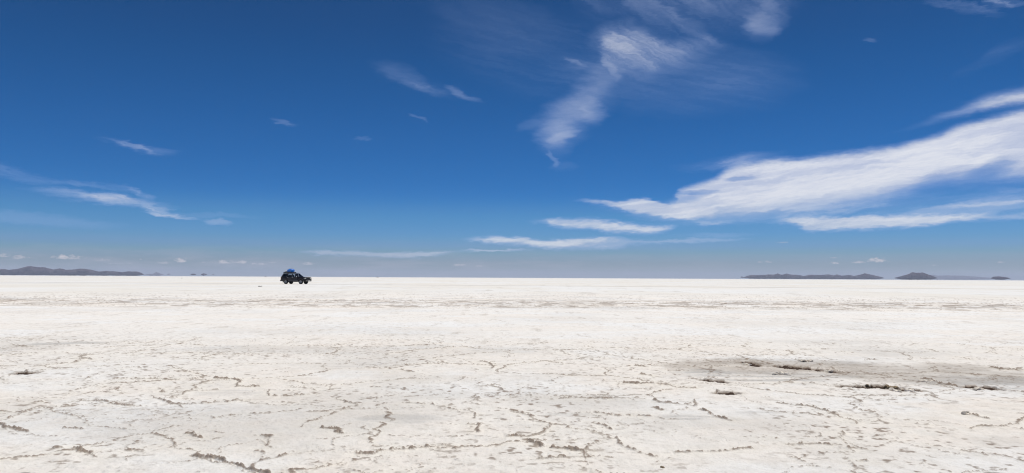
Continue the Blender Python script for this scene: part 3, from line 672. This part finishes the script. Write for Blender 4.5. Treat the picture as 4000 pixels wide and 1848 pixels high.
def prism(bm, poly, fn, thick):
    """poly in (u, v) -> fn(u, v, side) for side 0/1, closed solid"""
    a = [bm.verts.new(fn(u, v, 0)) for u, v in poly]; b = [bm.verts.new(fn(u, v, 1)) for u, v in poly]
    bm.faces.new(a); bm.faces.new(list(reversed(b)))
    for i in range(len(poly)):
        j = (i + 1) % len(poly)
        bm.faces.new((a[i], b[i], b[j], a[j]))
def box(bm, c, s, bev=0.0, rot=None):
    g = bmesh.ops.create_cube(bm, size=1.0)
    M = Matrix.Translation(c) @ (rot.to_4x4() if rot else Matrix.Identity(4)) @ Matrix.Diagonal((*s, 1))
    bmesh.ops.transform(bm, matrix=M, verts=g['verts'])
    if bev:
        es = list({e for v in g['verts'] for e in v.link_edges})
        bmesh.ops.bevel(bm, geom=es, offset=bev, segments=2, affect='EDGES', profile=0.6)
def tube(bm, pts, r, seg=8):
    pts = [Vector(p) for p in pts]; rings = []
    for i, p in enumerate(pts):
        d = (pts[min(i + 1, len(pts) - 1)] - pts[max(i - 1, 0)]).normalized()
        up = Vector((0, 0, 1)) if abs(d.z) < .9 else Vector((1, 0, 0))
        u = d.cross(up).normalized(); w = d.cross(u)
        rings.append([bm.verts.new(p + u * r * math.cos(2 * math.pi * k / seg) + w * r * math.sin(2 * math.pi * k / seg)) for k in range(seg)])
    for a, b in zip(rings[:-1], rings[1:]):
        for k in range(seg): bm.faces.new((a[k], a[(k + 1) % seg], b[(k + 1) % seg], b[k]))
    bm.faces.new(rings[0]); bm.faces.new(list(reversed(rings[-1])))
def revolve(bm, prof, c, seg=32):     # prof = [(radius, y)], axis along local y
    rings = []
    for rad, yy in prof:
        rings.append([bm.verts.new((c[0] + rad * math.cos(2 * math.pi * k / seg), c[1] + yy, c[2] + rad * math.sin(2 * math.pi * k / seg))) for k in range(seg)])
    for a, b in zip(rings[:-1], rings[1:]):
        for k in range(seg): bm.faces.new((a[k], a[(k + 1) % seg], b[(k + 1) % seg], b[k]))
    bm.faces.new(rings[0]); bm.faces.new(list(reversed(rings[-1])))

car = bpy.data.objects.new('parked_car', None); COL.objects.link(car)
tag(car, 'dark brown off-road estate car with bull bar, loaded roof rack, alone on the salt', 'car')
WX, RWX, WR = 1.42, -1.43, 0.39
BELT, ROOF, HW = 1.20, 1.80, 0.93
def half_w(z):                        # side of the lower body: slight barrel
    return HW - 0.05 * ((z - 0.85) / 0.45) ** 2
def arch(cx, r, n=12, z0=0.46):
    a0 = math.asin(min(1, (z0 - WR) / r))
    return [(cx + r * math.cos(a), WR + r * math.sin(a)) for a in np.linspace(a0, math.pi - a0, n)]
low = [(2.22, 0.50), (2.31, 0.66), (2.32, 1.02), (2.24, 1.125), (1.60, 1.185), (0.86, 1.20), (-2.30, 1.20), (-2.38, 1.0), (-2.40, 0.62), (-2.34, 0.52)]
low += list(reversed(arch(RWX, .50))) + list(reversed(arch(WX, .50)))
def arch_body():
    bm = bmesh.new()
    # fill between the sides in three width steps so that the sides bulge and the nose narrows
    def wy(u, v):
        w = half_w(v)
        if u > 1.5: w -= 0.09 * ((u - 1.5) / .8) ** 2
        if u < -1.9: w -= 0.08 * ((-u - 1.9) / .5) ** 2
        if v > 1.06 and u > .9: w -= 0.06
        return w
    a = [bm.verts.new((u, -wy(u, v), v)) for u, v in low]; b = [bm.verts.new((u, wy(u, v), v)) for u, v in low]
    n = len(low)
    fa = bm.faces.new(a); fb = bm.faces.new(list(reversed(b)))
    for i in range(n):
        j = (i + 1) % n
        bm.faces.new((a[i], b[i], b[j], a[j]))
    bmesh.ops.triangulate(bm, faces=[fa, fb])
    # bonnet crown
    box(bm, (1.52, 0, 1.17), (1.30, 1.36, 0.07), 0.03, Matrix.Rotation(R(3.0), 3, 'Y'))
    # roof and pillars: the greenhouse tapers inwards
    def gy(z): return 0.90 - (z - BELT) / (ROOF - BELT) * 0.19
    def side(poly):
        for s in (-1, 1):
            prism(bm, poly, lambda u, v, k, s=s: (u, s * (gy(v) - 0.045 * k), v), 0)
    T = 1.735                         # underside of the roof rail
    side([(0.16, T), (0.28, T), (0.94, BELT), (0.80, BELT)])                     # front pillar
    side([(-0.36, T), (-0.27, T), (-0.25, BELT), (-0.35, BELT)])
    side([(-1.20, T), (-1.10, T), (-1.10, BELT), (-1.22, BELT)])
    side([(-2.02, T), (-1.88, T), (-2.12, BELT), (-2.30, BELT)])
    side([(0.34, T), (0.20, ROOF), (-1.98, ROOF), (-2.06, T)])
    side([(0.94, BELT), (0.90, BELT + .05), (-2.24, BELT + .05), (-2.30, BELT)])  # belt
    rf = [(0.34, 1.745), (0.24, 1.79), (-0.2, 1.825), (-1.2, 1.835), (-1.9, 1.805), (-2.05, 1.75), (-1.9, 1.73), (0.1, 1.73)]
    prism(bm, rf, lambda u, v, k: (u, -.735 if k == 0 else .735, v), 0)
    return bm
body = bm_obj('body', arch_body(), PAINT, car)
bm = bmesh.new(); box(bm, (-0.05, 0, 0.56), (4.1, 1.42, 0.24), .03); box(bm, (0.9, 0, 1.14), (.25, 1.5, .10), .02); bm_obj('underbody', bm, BLACK, car)
# wheel-arch flares and lower cladding on both sides
for s in (-1, 1):
    bm = bmesh.new()
    prism(bm, [(0.90, .47), (0.93, .68), (-.92, .68), (-.90, .47)], lambda u, v, k: (u, s * (.905 + .03 * k + (0.0 if v > .6 else .005)), v), 0)
    bm_obj('side_cladding', bm, CLAD, car)
    bm = bmesh.new(); tube(bm, [(0.85, s * .80, .42), (0.80, s * 1.0, .40), (-.82, s * 1.0, .40), (-.86, s * .80, .42)], .035); bm_obj('side_step', bm, BLACK, car)
    for cx in (WX, RWX):
        bm = bmesh.new()
        prof = [(cx + r * math.cos(a), WR + r * math.sin(a)) for r, A in ((.50, np.linspace(R(8), R(172), 14)), (.57, np.linspace(R(172), R(8), 14))) for a in A]
        ya = .90 if cx < 0 else .905
        n = 14
        va = [bm.verts.new((u, s * (ya - .05), v)) for u, v in prof]; vb = [bm.verts.new((u, s * (ya + .055 - (.03 if i >= n else 0)), v)) for i, (u, v) in enumerate(prof)]
        for i in range(len(prof)):
            j = (i + 1) % len(prof)
            bm.faces.new((va[i], vb[i], vb[j], va[j]))
        for i in range(n - 1):
            bm.faces.new((vb[i], vb[i + 1], vb[2 * n - 2 - i], vb[2 * n - 1 - i])); bm.faces.new((va[i], va[2 * n - 1 - i], va[2 * n - 2 - i], va[i + 1]))
        bm_obj('wheel_arch', bm, CLAD, car)
# windows
def gyo(z): return 0.90 - (z - BELT) / (ROOF - BELT) * 0.19 - .02
for s in (-1, 1):
    for poly in ([(0.24, 1.73), (0.84, 1.24), (-.26, 1.24), (-.28, 1.73)], [(-.36, 1.73), (-.35, 1.24), (-1.11, 1.24), (-1.11, 1.73)], [(-1.20, 1.73), (-1.21, 1.24), (-2.13, 1.24), (-1.90, 1.73)]):
        bm = bmesh.new(); prism(bm, poly, lambda u, v, k: (u, s * (gyo(v) - .006 * k), v), 0)
        bm_obj('window', bm, GLASS, car)
bm = bmesh.new(); prism(bm, [(-.83, 0), (.83, 0), (.69, 1), (-.69, 1)], lambda u, v, k: (.90 - .62 * v - .006 * k, u, 1.21 + .53 * v), 0); bm_obj('windscreen', bm, GLASS, car)
bm = bmesh.new(); prism(bm, [(-.80, 0), (.80, 0), (.68, 1), (-.68, 1)], lambda u, v, k: (-2.27 + .24 * v + .006 * k, u, 1.24 + .50 * v), 0); bm_obj('rear_window', bm, GLASS, car)
# doors: thin raised skins with shut lines between them
for s in (-1, 1):
    for poly, hx in (([(.80, .70), (.84, 1.14), (.80, 1.19), (-.285, 1.19), (-.285, .70)], -.12), ([(-.31, .70), (-.31, 1.19), (-1.15, 1.19), (-1.18, .98), (-.98, .72), (-.90, .70)], -1.02)):
        bm = bmesh.new(); prism(bm, poly, lambda u, v, k: (u, s * (half_w(v) - .012 + .018 * k), v), 0)
        d = bm_obj('door', bm, PAINT, car)
        bm = bmesh.new(); box(bm, (hx, s * (.935), 1.085), (.20, .035, .045), .012); bm_obj('handle', bm, CHROME, d)
# headlights, indicators, tail lamps
for s in (-1, 1):
    bm = bmesh.new(); box(bm, (2.23, s * .66, .965), (.22, .36, .20), .05, Matrix.Rotation(R(-18 * s), 3, 'Z')); bm_obj('headlight', bm, LENSM, car)
    bm = bmesh.new(); box(bm, (2.08, s * .845, .93), (.14, .06, .14), .02, Matrix.Rotation(R(-12 * s), 3, 'Z')); bm_obj('indicator', bm, AMBER, car)
    bm = bmesh.new(); box(bm, (-2.37, s * .78, 1.02), (.10, .18, .34), .03); bm_obj('tail_light', bm, REDL, car)
    bm = bmesh.new(); box(bm, (.72, s * 1.02, 1.27), (.10, .20, .17), .035); box(bm, (.74, s * .93, 1.21), (.05, .12, .04)); bm_obj('mirror', bm, CHROME, car)
    bm = bmesh.new(); revolve(bm, [(.055, 0), (.055, .03), (.04, .04)], (0, 0, 0), 16)
    bmesh.ops.transform(bm, matrix=Matrix.Translation((2.45, s * .62, .62)) @ Matrix.Rotation(R(-90), 4, 'Z'), verts=bm.verts); bm_obj('fog_light', bm, LENSM, car)
bm = bmesh.new(); box(bm, (2.31, 0, .95), (.06, .90, .26), .02)
for k in range(4): box(bm, (2.345, 0, .87 + .047 * k), (.03, .78, .016))
bm_obj('grille', bm, BLACK, car)
bm = bmesh.new(); box(bm, (2.32, 0, .62), (.26, 1.80, .32), .06); bm_obj('front_bumper', bm, PAINT, car)
bm = bmesh.new(); box(bm, (-2.43, 0, .60), (.20, 1.76, .26), .06); bm_obj('rear_bumper', bm, PAINT, car)
bm = bmesh.new(); box(bm, (2.50, 0, .60), (.012, .46, .13), .003); bm_obj('number_plate', bm, PLATE, car)
bm = bmesh.new()
tube(bm, [(2.40, -.74, .56), (2.47, -.76, .80), (2.45, -.72, 1.10), (2.44, -.5, 1.14), (2.44, .5, 1.14), (2.45, .72, 1.10), (2.47, .76, .80), (2.40, .74, .56)], .036)
tube(bm, [(2.47, -.75, .80), (2.49, 0, .80), (2.47, .75, .80)], .028)
for yy in (-.26, .26): tube(bm, [(2.42, yy, .5), (2.49, yy, .80), (2.44, yy, 1.14)], .034)
for s in (-1, 1): tube(bm, [(2.46, s * .74, .95), (2.25, s * .93, .86), (2.10, s * .95, .70)], .026)
bm_obj('bull_bar', bm, BLACK, car)
for cx in (WX, RWX):
    for s in (-1, 1):
        bm = bmesh.new()
        revolve(bm, [(.24, -.10), (.34, -.128), (.375, -.12), (.39, -.095), (.39, .095), (.375, .12), (.34, .128), (.24, .10)], (cx, s * .79, WR), 40)
        tyre = bm_obj('wheel', bm, RUBBER, car, True)
        bm = bmesh.new()
        yo = s * .105
        revolve(bm, [(.06, yo * .9), (.065, yo * 1.15), (.05, yo * 1.2)], (cx, s * .79, WR), 20)
        for k in range(5):
            a = 2 * math.pi * k / 5 + .3
            box(bm, (cx + .14 * math.cos(a), s * .79 + yo, WR + .14 * math.sin(a)), (.20, .03, .085), .01, Matrix.Rotation(-a, 3, 'Y'))
        seg = 32; prf = [(.205, yo * 1.14), (.245, yo * 1.18), (.245, yo * .6), (.205, yo * .6)]
        rg = [[bm.verts.new((cx + q * math.cos(2 * math.pi * k / seg), s * .79 + yy, WR + q * math.sin(2 * math.pi * k / seg))) for k in range(seg)] for q, yy in prf]
        for i in range(4):
            for k in range(seg): bm.faces.new((rg[i][k], rg[i][(k + 1) % seg], rg[(i + 1) % 4][(k + 1) % seg], rg[(i + 1) % 4][k]))
        bm_obj('rim', bm, ALLOY, tyre)
# mud flaps, seats, steering wheel, bonnet air, chrome rod at the pillar, rack
for s in (-1, 1):
    bm = bmesh.new(); box(bm, (-1.98, s * .80, .42), (.02, .26, .30), .005); bm_obj('mud_flap', bm, BLACK, car)
for (sx, sy) in ((.05, -.38), (.05, .38), (-.90, -.42), (-.90, .0), (-.90, .42)):
    bm = bmesh.new()
    box(bm, (sx, sy, .88), (.50, .46 if sx > 0 else .40, .18), .05); box(bm, (sx - .30, sy, 1.20), (.14, .44 if sx > 0 else .40, .52), .05, Matrix.Rotation(R(-12), 3, 'Y'))
    box(bm, (sx - .37, sy, 1.52), (.09, .25, .17), .04)
    bm_obj('seat', bm, SEATM, car)
bm = bmesh.new(); seg = 24
tube(bm, [(.48 + .07 * math.sin(2 * math.pi * k / seg), -.38 + .18 * math.cos(2 * math.pi * k / seg), 1.16 + .17 * math.sin(2 * math.pi * k / seg)) for k in range(seg + 1)], .016, 6)
bm_obj('steering_wheel', bm, BLACK, car)
bm = bmesh.new()
RX0, RX1, RZ = -2.02, -.42, 1.885
for s in (-1, 1):
    tube(bm, [(RX0, s * .66, RZ), (RX1, s * .66, RZ)], .022); tube(bm, [(RX0, s * .66, RZ + .12), (RX1 + .02, s * .66, RZ + .12)], .024); box(bm, ((RX0 + RX1) / 2, s * .66, RZ + .06), (RX1 - RX0, .012, .115))
    for xx in np.linspace(RX0, RX1, 5): tube(bm, [(xx, s * .66, RZ), (xx, s * .66, RZ + .12)], .014, 6)
    for xx in (RX0 + .2, -1.2, RX1 - .15): tube(bm, [(xx, s * .66, RZ), (xx, s * .69, 1.80)], .018, 6)
for xx in np.linspace(RX0, RX1, 9): tube(bm, [(xx, -.66, RZ), (xx, .66, RZ)], .014, 6)
box(bm, ((RX0 + RX1) / 2, 0, RZ + .012), (RX1 - RX0 - .04, 1.30, .02))
for xx in (RX0, RX1): tube(bm, [(xx, -.66, RZ + .12), (xx, .66, RZ + .12)], .018, 6)
bm_obj('roof_rack', bm, BLACK, car)
bm = bmesh.new()
for xx in (-.12, .10): tube(bm, [(xx, -.62, 1.84), (xx, -.60, 1.90), (xx, .60, 1.90), (xx, .62, 1.84)], .018, 6)
bm_obj('roof_bar', bm, ALLOY, car)
bm = bmesh.new(); tube(bm, [(1.0, -.80, 1.15), (.92, -.86, 1.75)], .016, 6); bm_obj('pillar_rod', bm, CHROME, car)  # chrome rod added to imitate the bright line along the front pillar
bm = bmesh.new(); box(bm, (.58, -.88, 1.44), (.05, .05, .05)); bm.free()

cx, cy = pix_ground(1156, 1108 - h_real(1156) + h_mod(1156))
dist = math.hypot(cx, cy)
car.location = (cx * 1.006, cy * 1.006, -0.005)
car.rotation_euler = (0, 0, R(-16.0))
bpy.context.view_layer.update()
CMX = car.matrix_world.copy()

# ------------------------------------------------------------------ load on the roof rack (each its own thing)
def bundle(name, base, size, mat, seed, fold=.10, p=2.6, nu=40, nv=26):
    bm = bmesh.new(); rings = []
    for i in range(nv + 1):
        ph = math.pi * i / nv - math.pi / 2
        ring = []
        for k in range(nu):
            a = 2 * math.pi * k / nu
            c, s = math.cos(a), math.sin(a); cp, sp = math.cos(ph), math.sin(ph)
            def sg(t): return math.copysign(abs(t) ** (2 / p), t)
            X, Y, Z = sg(cp) * sg(c), sg(cp) * sg(s), sg(sp)
            n = float(fbm(np.array([X * 2.1 + Z * 1.3 + 9]), np.array([Y * 2.1 - Z * .9 + seed]), 4, seed)[0] - .5)
            n2 = abs(float(fbm(np.array([X * 3.6 + Y + 4]), np.array([Z * 4 + Y * 2 + seed]), 3, seed + 9)[0] - .5))
            f = 1 + n * fold * 3 - n2 * fold * 2.2
            top = 1 - .16 * max(0, Z) * abs(X)
            ring.append(bm.verts.new((X * f * size[0] / 2, Y * f * size[1] / 2, (Z * f * top * .5 + .5) * size[2])))
        rings.append(ring)
    for a, b in zip(rings[:-1], rings[1:]):
        for k in range(nu): bm.faces.new((a[k], a[(k + 1) % nu], b[(k + 1) % nu], b[k]))
    bmesh.ops.remove_doubles(bm, verts=bm.verts, dist=.001)
    o = bm_obj(name, bm, mat, smooth_f=True)
    o.matrix_world = CMX @ Matrix.Translation(base)
    return o
def tarp_mat():
    m, t, b = material('blue_tarpaulin')
    c = t.nodes.new('ShaderNodeTexCoord')
    n = noise(c.outputs['Object'], 3.0, 4, 0.6)
    t.links.new(mixc(smooth(n, .35, .65), (0.012, 0.12, 0.58), (0.03, 0.28, 0.88)), b.inputs['Base Color'])
    b.inputs['Roughness'].default_value = 0.33
    bu = t.nodes.new('ShaderNodeBump'); bu.inputs['Strength'].default_value = .9; bu.inputs['Distance'].default_value = .05
    t.links.new(noise(c.outputs['Object'], 5.0, 3, 0.6).s, bu.inputs['Height']); t.links.new(bu.outputs[0], b.inputs['Normal'])
    return m
ROPE = simple('rope', (0.35, 0.33, 0.28), .9)
tarp = bundle('tarp_bundle', (-1.0, 0, 1.905), (1.20, 1.06, .70), tarp_mat(), 3, .09, 2.4)
tag(tarp, 'bulging bright blue tarpaulin bundle lashed on the roof rack of the dark car', 'luggage')
CANV = simple('dark_canvas', (0.018, 0.018, 0.022), .8)
for xo in (-.24, .20):
    bm = bmesh.new(); f = math.sqrt(1 - (xo / .66) ** 2)
    tube(bm, [(xo, (.55 * f + .01) * math.cos(a), .35 + .365 * f * math.sin(a)) for a in np.linspace(-.6, math.pi + .6, 22)], .013, 6)
    bm_obj('rope', bm, ROPE, tarp)
d1 = bundle('duffel_bag', (-1.72, -.16, 1.905), (.40, .82, .24), CANV, 12, .06, 3.0, 24, 16)
tag(d1, 'black duffel bag lying on the rear end of the roof rack behind the blue bundle', 'bag')
sb = bundle('plastic_bag', (-1.80, -.25, 2.12), (.18, .20, .12), simple('white_plastic', (.7, .7, .72), .4), 15, .08, 2.2, 16, 12)
tag(sb, 'small white bag on top of the black duffel at the rack end', 'bag')

# ------------------------------------------------------------------ upturned crust slabs, stones, far specks
CRUST = simple('crust_rubble', (0.72, 0.66, 0.58), .95, var=.35, scale=18.0, spec=.1)
MUDC = simple('mud_clod', (0.27, 0.21, 0.14), .95, var=.4, scale=16.0, spec=.1)
DARKST = simple('dark_stone', (0.05, 0.046, 0.043), .9, var=.3, scale=5.0)
def rubble(name, px, py, size, mat, seed, tilt=20, lumps=7):
    """a heap of a broken slab: angular pieces fused into one lump"""
    rnd = random.Random(seed); bm = bmesh.new()
    for k in range(lumps):
        g = bmesh.ops.create_icosphere(bm, subdivisions=2, radius=.36)
        f = rnd.uniform(.35, .7)
        M = Matrix.Translation(((rnd.random() - .5) * size[0] * .75, (rnd.random() - .5) * size[1] * .6, size[2] * rnd.uniform(.1, .45))) @ \
            Matrix.Rotation(rnd.uniform(0, 6), 4, 'Z') @ Matrix.Rotation(R(rnd.uniform(-tilt, tilt)), 4, 'X') @ Matrix.Diagonal((size[0] * f, size[1] * f * .9, size[2] * rnd.uniform(.4, .75), 1))
        bmesh.ops.transform(bm, matrix=M, verts=g['verts'])
        for v in g['verts']:
            n = float(fbm(np.array([v.co.x * 22 + k * 3]), np.array([v.co.y * 22 + v.co.z * 31 + seed]), 3, seed)[0] - .5)
            v.co += v.normal * n * size[2] * .9 if v.normal.length else Vector((0, 0, n * size[2] * .4))
    o = bm_obj(name, bm, mat)
    x, y = pix_ground(px, py)
    o.location = (x, y, -.01)
    return o
Cq = lambda X, Y: (2700 + X / 1.98, 1350 + Y / 1.98)
heaps = [(Cq(1520, 328), (.22, .10, .055), MUDC, 'olive brown clod of mud and salt on the long dark crack at right', 'mud clod'),
         (Cq(1385, 318), (.08, .06, .05), MUDC, 'small brown clod left of the larger one on the long dark crack', 'mud clod'),
         (Cq(1075, 200), (.20, .12, .055), CRUST, 'heap of broken crust crumbs in the middle of the muddy patch', 'salt lump'),
         (Cq(430, 148), (.18, .11, .05), CRUST, 'broken crust heap at the left end of the muddy patch', 'salt lump'),
         (Cq(870, 118), (.28, .12, .055), CRUST, 'pale upturned slab of salt crust at the far edge of the muddy patch', 'salt slab'),
         (Cq(1830, 282), (.26, .12, .055), CRUST, 'ridge of broken crust where the muddy patch meets the dark crack', 'salt lump'),
         (Cq(2220, 338), (.2, .10, .05), CRUST, 'crust lump by the dark crack near the right edge', 'salt lump'),
         (Cq(690, 222), (.22, .12, .07), CRUST, 'small crust heap between the grey damp patches', 'salt lump'),
         (Cq(1650, 352), (.26, .10, .06), CRUST, 'pale crust lump just below the brown clods on the dark crack', 'salt lump'),
         
         ((2590, 1823), (.035, .03, .02), MUDC, 'tiny brown clod alone on the crust near the bottom edge', 'mud clod'),
         
         ((3770, 1616), (.10, .07, .05), CRUST, 'grey brown lump on the crust at the right', 'salt lump')]
for k, (p, s, m, lab, c) in enumerate(heaps):
    o = rubble('mud_clod' if m is MUDC else 'crust_slab' if 'slab' in lab else 'crust_lump', p[0], p[1], s, m, 40 + k)
    tag(o, lab, c, kind='thing')
o = rubble('dark_stone', 1016, 1119.5, (.62, .3, .13), DARKST, 77, lumps=4); tag(o, 'small dark stone lying on the salt just left of the car', 'stone')
o = rubble('dark_stone', 711, 1087.5, (.5, .4, .5), DARKST, 78, lumps=3); tag(o, 'tiny grey stone far out on the salt below the dark islands', 'stone')
def far_car(px, label, dist, heading):
    bm = bmesh.new()
    prof = [(2.3, .5), (2.35, 1.0), (1.2, 1.15), (.5, 1.8), (-2.1, 1.85), (-2.35, 1.1), (-2.35, .5)]
    prism(bm, prof, lambda u, v, k: (u, (-.9 if k == 0 else .9) * (1 if v < 1.3 else .85), v), 0)
    for xx in (-1.45, 1.45):
        for s in (-1, 1): revolve(bm, [(.3, -.1), (.39, -.08), (.39, .08), (.3, .1)], (xx, s * .82, .39), 20)
    o = bm_obj('distant_car', bm, DARKST)
    a = math.atan2(pix_dir(px, 1080).x, pix_dir(px, 1080).y)
    o.location = (math.sin(a) * dist, math.cos(a) * dist, 0); o.rotation_euler = (0, 0, heading)
    tag(o, label, 'car'); return o
far_car(1475, 'tiny dark car on the horizon, right of the brown car', 1900, .15)
far_car(1038, 'faint dark car speck on the horizon, left of the brown car', 2900, .5)

# ------------------------------------------------------------------ haze
def haze(density):
    bm = bmesh.new(); bmesh.ops.create_cube(bm, size=1.0)
    H0, H1 = -1.5, 150.0
    bmesh.ops.transform(bm, matrix=Matrix.Translation((0, 0, (H0 + H1) / 2)) @ Matrix.Diagonal((42000, 42000, H1 - H0, 1)), verts=bm.verts)
    m = bpy.data.materials.new('haze_air'); m.use_nodes = True; t = m.node_tree; t.nodes.clear()
    o = t.nodes.new('ShaderNodeOutputMaterial'); v = t.nodes.new('ShaderNodeVolumePrincipled')
    v.inputs['Color'].default_value = (0.50, 0.57, 0.76, 1); v.inputs['Density'].default_value = density
    v.inputs['Anisotropy'].default_value = 0.1
    t.links.new(v.outputs[0], o.inputs['Volume'])
    m.cycles.homogeneous_volume = True
    ob = bm_obj('haze', bm, m); ob['kind'] = 'stuff'
HAZE = 6.0e-5
if HAZE: haze(HAZE)
